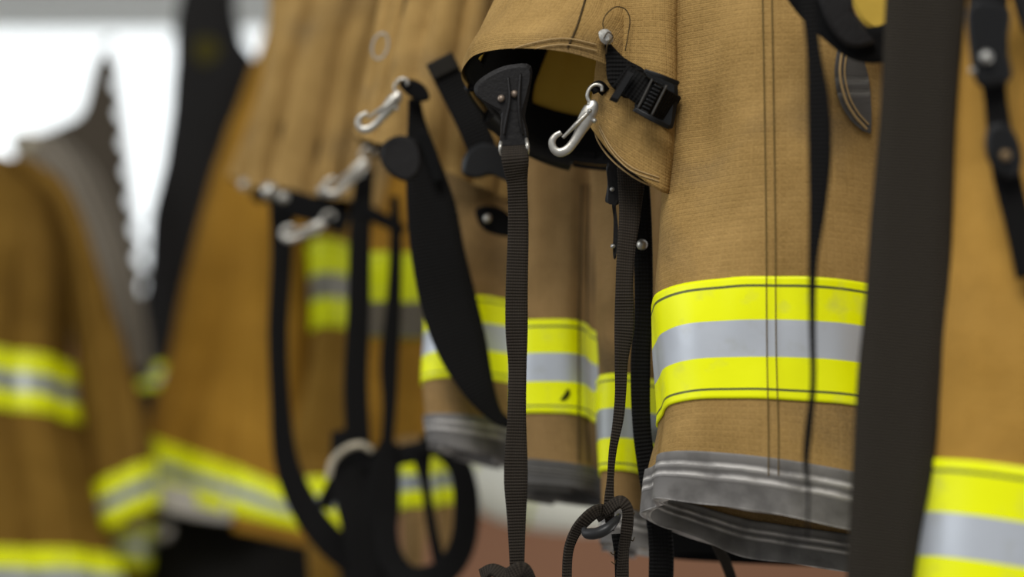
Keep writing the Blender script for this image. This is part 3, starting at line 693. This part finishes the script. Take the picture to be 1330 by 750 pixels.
# small dark waist corner above the knee patch
Wc = garment('turnout_trousers', at(1110, -60, 1.32), 'corner of a black-edged trouser waist with mustard lining at the top edge', 'trousers')
ribbon('waistband', BLK, Wc, [(1026, -40, 1.34, 50, 0), (1056, 2, 1.34, 50, 0), (1084, 28, 1.335, 52, 0), (1116, 56, 1.33, 46, 0), (1150, 56, 1.33, 48, 0), (1185, 34, 1.33, 44, 0)], n=40, th=.006)
plate('lining', LIN, Wc, [(1100, -40), (1180, -40), (1176, 20), (1158, 40), (1132, 38), (1112, 16)], 1.36, .008, label='mustard lining')
plate('waist_tab', LEA, Wc, [(1060, -40), (1104, -40), (1108, 10), (1124, 40), (1136, 56), (1100, 60), (1070, 20)], 1.322, .005)
# ================================================================== SUSPENDERS
SG = None
S1 = thing('suspender', at(668, 90, 1.42), 'sharp dark brown suspender hanging dead straight from a riveted leather tab', 'suspender')
tb = plate('leather_tab', LEA, S1, [(618, 108), (640, 92), (664, 84), (690, 86), (688, 120), (682, 150), (686, 172), (684, 196), (652, 196), (650, 170), (650, 150), (636, 138), (618, 124)], 1.428, .005, label='creased black leather tab')
for x, y in ((651, 128), (668, 122)): stud('rivet', plain('tarnished rivet', (.22, .17, .13), .45, .6), tb, x, y, 1.424, 5, .002)
stud('rivet', STEEL, tb, 634, 112, 1.44, 2.5, .002)
tube('seam_ridge', LEA, tb, [(676, 96, 1.424, 2), (674, 130, 1.422, 2.4), (676, 160, 1.422, 2), (680, 176, 1.423, 1.6)], n=24, M=8)
tube('seam_ridge', LEA, tb, [(660, 100, 1.424, 1.6), (662, 130, 1.422, 1.8), (657, 160, 1.422, 2), (655, 176, 1.423, 1.6)], n=24, M=8)
rg = tube('metal_ring', STEEL, S1, [(653, 178, 1.432, 2.4), (650, 190, 1.424, 2.6), (652, 201, 1.426, 2.4), (668, 205, 1.432, 2.4), (684, 201, 1.424, 2.6), (685, 188, 1.422, 2.6), (682, 176, 1.43, 2.4)], n=50, label='bright steel slide ring')
ribbon('strap', WEB, S1, [(668, 190, 1.424, 32, 0), (669, 206, 1.418, 36, 0), (672, 240, 1.425, 27, 8), (673, 300, 1.43, 27, 0), (671, 380, 1.43, 29, 6), (671, 430, 1.43, 29, 0), (672, 480, 1.432, 24, -10), (671, 540, 1.43, 25, 10), (670, 620, 1.428, 31, 0), (671, 680, 1.43, 24, 5), (672, 760, 1.432, 18, 20)], n=160, th=.0018, wob=.0004)
ribbon('knot', WEB, S1, [(626, 748, 1.43, 18, 20), (640, 741, 1.425, 18, 40), (658, 748, 1.42, 20, 10), (678, 740, 1.418, 20, 0), (690, 756, 1.425, 16, 0)], n=40, th=.003)
S2 = thing('suspender', at(820, 200, 1.45), 'coarse ribbed dark suspender twisting down into a loose knot', 'suspender')
ribbon('strap', WEB, S2, [(822, 205, 1.475, 44, 0), (820, 235, 1.47, 36, 0), (818, 280, 1.462, 28, 0), (813, 330, 1.455, 24, 10), (811, 370, 1.45, 23, 0), (811, 424, 1.45, 26, 0), (807, 470, 1.45, 18, 20), (806, 510, 1.45, 15, 10), (803, 545, 1.45, 14, 0), (796, 585, 1.45, 10, 20), (793, 620, 1.45, 9, 10), (791, 660, 1.45, 14, 0), (793, 690, 1.452, 10, 0)], n=170, th=.0022)
kn = ribbon('knot', WEB, S2, [(776, 672, 1.45, 14, 0), (790, 662, 1.44, 16, 10), (806, 652, 1.436, 16, 20), (815, 662, 1.436, 15, 0), (814, 690, 1.44, 16, 0), (810, 715, 1.445, 14, 30), (808, 760, 1.45, 18, 0)], n=70, th=.003, label='looped webbing knot')
ribbon('knot_tail', WEB, S2, [(792, 664, 1.446, 14, 0), (776, 664, 1.44, 17, 20), (760, 676, 1.44, 17, 30), (746, 694, 1.445, 14, 20), (738, 718, 1.448, 12, 30), (736, 760, 1.45, 12, 20)], n=60, th=.003)
tube('rubber_bar', plain('black rubber', (.02, .02, .02), .35), S2, [(758, 686, 1.436, 3), (762, 693, 1.434, 7), (776, 693, 1.43, 7.5), (790, 686, 1.43, 7), (800, 676, 1.434, 5), (804, 670, 1.44, 3)], n=30, M=14)
ribbon('knot_tail', WEBB, S2, [(800, 694, 1.452, 12, 0), (802, 720, 1.45, 9, 0), (804, 760, 1.45, 10, 10)], n=30, th=.002)
for x, y in ((822, 668), (797, 718), (798, 730), (822, 700)): tube('loose_thread', STI, S2, [(x - 4, y, 1.446, .6), (x, y + 3, 1.444, .7), (x + 2, y - 2, 1.446, .5)], n=10, M=6)
S3 = thing('suspender', at(835, 220, 1.5), 'flat black suspender running behind the twisted one with a round snap', 'suspender')
ribbon('strap', WEBB, S3, [(828, 225, 1.50, 30, 0), (834, 300, 1.50, 26, 0), (836, 400, 1.5, 24, 0), (832, 470, 1.5, 26, 0), (834, 560, 1.5, 24, 0), (846, 640, 1.5, 26, 0), (858, 700, 1.5, 32, 0), (858, 780, 1.5, 32, 0)], n=90, th=.002)
stud('snap', STEEL, S3, 834, 318, 1.492, 7.5, .004, label='round steel snap')
lt = plate('leather_tab', LEA, S3, [(788, 214), (802, 210), (806, 240), (804, 264), (800, 268), (803, 300), (800, 335), (796, 330), (797, 290), (794, 264), (786, 262), (789, 240)], 1.475, .004, label='narrow black leather edge')
for x, y in ((795, 246), (796, 320)): stud('rivet', DULL, lt, x, y, 1.471, 3.2, .002)
S4 = thing('suspender', at(545, 140, 1.75), 'broad flat black suspender sweeping diagonally behind the sharp central one', 'suspender')
ribbon('strap', WEBB, S4, [(538, 128, 1.66, 16, 0), (541, 160, 1.66, 24, 0), (548, 205, 1.66, 42, 0), (560, 270, 1.66, 64, 0), (569, 330, 1.66, 70, 0), (582, 390, 1.66, 73, 0), (600, 450, 1.655, 66, 0), (622, 505, 1.65, 42, 0), (644, 540, 1.65, 20, 0), (662, 552, 1.65, 12, 0)], n=90, th=.0025)
ribbon('strap_fold', BLK, S4, [(548, 170, 1.65, 14, 0), (560, 200, 1.65, 16, 0), (570, 236, 1.65, 12, 0)], n=20, th=.002)
def dark_strap(loc, pts, label, mat=WEBB, grp=None):
    o = thing('suspender', at(*loc), label, 'suspender', grp); ribbon('strap', mat, o, pts, n=90, th=.003); return o
s5 = dark_strap((365, 255, 1.95), [(366, 255, 1.95, 34, 0), (366, 330, 1.95, 28, 0), (361, 430, 1.95, 26, 0), (364, 520, 1.95, 26, 0), (372, 600, 1.95, 32, 0), (396, 660, 1.95, 38, 0), (430, 705, 1.95, 40, 0), (470, 735, 1.95, 40, 0), (520, 752, 1.95, 40, 0)], 'leftmost hanging black suspender, curving right into the tangle at its foot')
ribbon('waist_tie', BLK, s5, [(340, 248, 1.96, 14, 0), (372, 262, 1.95, 34, 0), (410, 274, 1.95, 32, 0), (450, 294, 1.95, 24, 0)], n=30, th=.004)
s6 = dark_strap((466, 190, 1.9), [(474, 220, 1.9, 24, 0), (468, 300, 1.9, 28, 0), (466, 400, 1.9, 30, 0), (462, 500, 1.9, 32, 0), (466, 590, 1.9, 34, 0), (468, 650, 1.9, 44, 0), (480, 720, 1.9, 40, 0), (500, 760, 1.9, 40, 0)], 'blurred black suspender in front of the small lime patches')
ribbon('waist_tie', BLK, s6, [(460, 268, 1.9, 16, 0), (490, 282, 1.9, 18, 0), (525, 300, 1.9, 14, 0)], n=24, th=.004)
s7 = dark_strap((510, 250, 1.88), [(512, 255, 1.88, 12, 0), (514, 320, 1.88, 16, 0), (511, 400, 1.88, 20, 0), (506, 470, 1.88, 24, 0), (506, 530, 1.88, 18, 0), (502, 585, 1.88, 16, 0)], 'narrow blurred black suspender just left of the broad diagonal one')
s8 = dark_strap((590, 590, 1.85), [(545, 575, 1.85, 24, 0), (575, 584, 1.85, 26, 0), (598, 610, 1.85, 30, 0), (606, 660, 1.85, 34, 0), (598, 715, 1.85, 34, 0), (570, 748, 1.85, 36, 0), (530, 752, 1.86, 36, 0), (506, 720, 1.87, 32, 0), (500, 660, 1.88, 32, 0), (502, 610, 1.88, 28, 0)], 'black strap loop hanging round at the bottom, left of the pale band')
ribbon('strap', WEBB, s8, [(546, 580, 1.86, 30, 0), (552, 625, 1.86, 14, 0), (560, 680, 1.86, 14, 0), (572, 740, 1.86, 16, 0)], n=40, th=.003)
ribbon('strap', WEBB, s8, [(420, 660, 1.9, 22, 0), (440, 620, 1.9, 18, 0), (474, 600, 1.89, 26, 0), (520, 592, 1.88, 26, 0), (556, 584, 1.86, 24, 0)], n=40, th=.003)
ribbon('strap', WEBB, s8, [(440, 560, 1.9, 20, 0), (452, 620, 1.89, 46, 0), (470, 680, 1.88, 54, 0), (490, 760, 1.88, 60, 0)], n=40, th=.004)
ribbon('strap', WEBB, s8, [(505, 575, 1.88, 26, 0), (498, 630, 1.88, 44, 0), (492, 700, 1.88, 44, 0), (470, 760, 1.88, 40, 0)], n=40, th=.004)
tube('metal_hoop', plain('pale brass hoop', (.42, .37, .27), .4, .5), s8, [(426, 622, 1.88, 4), (432, 600, 1.88, 4.5), (448, 584, 1.88, 4.5), (468, 578, 1.88, 4.5), (484, 586, 1.88, 4)], n=40, label='pale curved metal hoop')
# foreground
S9 = thing('suspender', at(1200, -60, 1.26), 'widest dark brown-grey strap crossing the right side in the foreground', 'suspender')
ribbon('strap', WEBF, S9, [(1206, -60, 1.255, 104, 0), (1202, 0, 1.255, 103, 0), (1192, 150, 1.255, 98, 0), (1183, 300, 1.255, 106, 0), (1178, 400, 1.255, 110, 0), (1168, 500, 1.255, 110, 0), (1160, 600, 1.255, 104, 0), (1148, 700, 1.255, 92, 0), (1140, 800, 1.255, 84, 0)], n=120, th=.003)
S10 = thing('suspender', at(1055, -20, 1.24), 'thin out-of-focus dark strap seen edge-on in front of the sharp trouser leg', 'suspender')
ribbon('strap', WEBB, S10, [(1048, -20, 1.27, 22, 0), (1056, 60, 1.27, 18, 0), (1063, 130, 1.27, 28, 0), (1065, 200, 1.27, 30, 0), (1062, 270, 1.27, 22, 0), (1056, 340, 1.27, 12, 0), (1055, 420, 1.27, 9, 0), (1056, 500, 1.27, 8, 0), (1050, 560, 1.27, 10, 0), (1047, 600, 1.27, 8, 0), (1050, 640, 1.27, 4, 0), (1048, 700, 1.27, 3, 0)], n=110, th=.0012)
S11 = thing('suspender', at(1285, -40, 1.2), 'knobbly black suspender with adjuster hardware at the right edge', 'suspender')
ribbon('strap', WEBB, S11, [(1284, -40, 1.21, 54, 0), (1284, 20, 1.21, 50, 0), (1288, 80, 1.21, 42, 0), (1292, 120, 1.21, 30, 0), (1298, 170, 1.21, 32, 0), (1308, 230, 1.21, 36, 0), (1322, 290, 1.21, 34, 0), (1336, 360, 1.21, 32, 0)], n=70, th=.004)
plate('adjuster', PLA, S11, [(1256, 10), (1280, 0), (1312, 12), (1308, 60), (1314, 100), (1290, 112), (1268, 108), (1258, 60)], 1.20, .006)
plate('adjuster', PLA, S11, [(1282, 168), (1306, 160), (1324, 186), (1326, 220), (1306, 232), (1282, 206)], 1.20, .006)
plate('waist_tab', LEA, S11, [(1308, -40), (1345, -40), (1345, 40), (1326, 36)], 1.21, .005)
stud('snap', DULL, S11, 1281, 74, 1.194, 9, .004, label='dull metal snap'); stud('snap', DULL, S11, 1263, 92, 1.198, 5, .004)
stud('snap', plain('dull brass', (.2, .13, .06), .5, .4), S11, 1306, 202, 1.194, 7, .003)
# ================================================================== LOWER BACKGROUND
hose = tube('hose', plain('cream hose jacket', (.80, .80, .70), .7), None, [(520, 560, 2.5, 30), (590, 600, 2.5, 34), (650, 634, 2.5, 40), (700, 648, 2.5, 40), (770, 655, 2.5, 38), (860, 655, 2.5, 36), (960, 640, 2.5, 36)], n=70, M=24)
hose.name = 'hose'; tag(hose, 'fat cream hose curving below the grey cuffs behind the straps', 'hose')
YB = plain('pale lime band', (.52, .56, .18), .6)
tube('band', YB, hose, [(604, 607, 2.5, 36), (612, 612, 2.5, 36.5)], n=4, M=24); tube('band', YB, hose, [(684, 645, 2.5, 41), (692, 647, 2.5, 41)], n=4, M=24)
Q = thing('turnout_coat', at(320, 690, 2.6), 'black folded coat at the bottom left under the orange-brown coat', 'coat')
sQ = Surf([(660, 205, 690, 440, 2.7, 2.5, .03), (680, 196, 705, 450, 2.7, 2.5, .05), (740, 190, 760, 460, 2.7, 2.5, .07), (830, 186, 830, 470, 2.7, 2.5, .08)], folds=((3, .004, 0, .2, 0, 0),), seed=61)
sQ.patch('body', DK, Q, nu=90, nv=50)
# lime-banded sleeve ends hanging behind the loops
for i, (x0, x1, y0, Y, lab) in enumerate(((396, 446, 622, 2.15, 'small lime-banded sleeve end behind the tangled straps, left one'), (516, 560, 596, 2.0, 'lime-banded sleeve end framed by the black strap loop, left of the pair'), (562, 597, 592, 2.05, 'lime-banded sleeve end framed by the black strap loop, right of the pair'))):
    g = thing('turnout_trousers', at((x0 + x1) / 2, y0 - 10, Y), lab.replace('sleeve end', 'trouser leg'), 'trousers')
    s = Surf([(y0 - 26, x0 + 3, y0 - 26, x1 - 3, Y, Y, .015), (y0, x0, y0 + 2, x1, Y, Y, .02), (y0 + 66, x0 + 4, y0 + 64, x1 - 2, Y, Y, .02), (y0 + 130, x0 + 8, y0 + 130, x1 - 8, Y, Y, .018), (y0 + 160, x0 + 12, y0 + 160, x1 - 14, Y, Y, .008)], folds=((2, .002, 0, .4, 0, 0),), seed=70 + i)
    s.patch('body', BRN if i == 0 else TAN2, g, nu=60, nv=70)
    s.patch('reflective_trim', TRIMF, g, v0=y0, v1=y0 + 68, o0=.0008, o1=.002, nu=60, nv=16)
# black garment under the sharp cuff
Z = thing('turnout_trousers', at(930, 640, 1.6), 'black trousers hanging behind and below the grey cuff', 'trousers')
sZ = Surf([(560, 868, 560, 1080, 1.62, 1.6, .03), (640, 868, 640, 1080, 1.62, 1.6, .03), (722, 862, 732, 1100, 1.62, 1.6, .03)], folds=((3, .002, 0, .3, 0, 0),), seed=77)
sZ.patch('leg', BLK, Z, nu=80, nv=50)
ribbon('strap', WEB, Z, [(920, 672, 1.55, 12, 0), (930, 705, 1.55, 13, 0), (944, 735, 1.55, 14, 0), (956, 770, 1.55, 13, 0)], n=30, th=.003, label='ribbed brown-black strap end')
# ================================================================== LIGHT
def area(name, loc, tgt, size, power, col=(1, 1, 1)):
    l = bpy.data.lights.new(name, 'AREA'); l.energy = power; l.size = size; l.color = col
    o = bpy.data.objects.new(name, l); C.objects.link(o); o.location = loc
    o.rotation_euler = (Vector(tgt) - Vector(loc)).to_track_quat('-Z', 'Y').to_euler(); return o
area('key_light', (-.35, -.7, 2.9), (.15, 1.6, 1.5), 1.1, 50, (1, .98, .95))
area('window_light', (-2.6, 1.2, 2.2), (-.1, 1.8, 1.5), 1.6, 22, (.93, .97, 1))
area('fill_light', (1.3, 1.7, .95), (.0, 2.5, 1.45), .5, 7, (1, .97, .92))  # unseen lamp added to brighten the hose
w = bpy.data.worlds.new('world'); sc.world = w; w.use_nodes = True
w.node_tree.nodes['Background'].inputs[0].default_value = (.92, .95, 1, 1); w.node_tree.nodes['Background'].inputs[1].default_value = .42
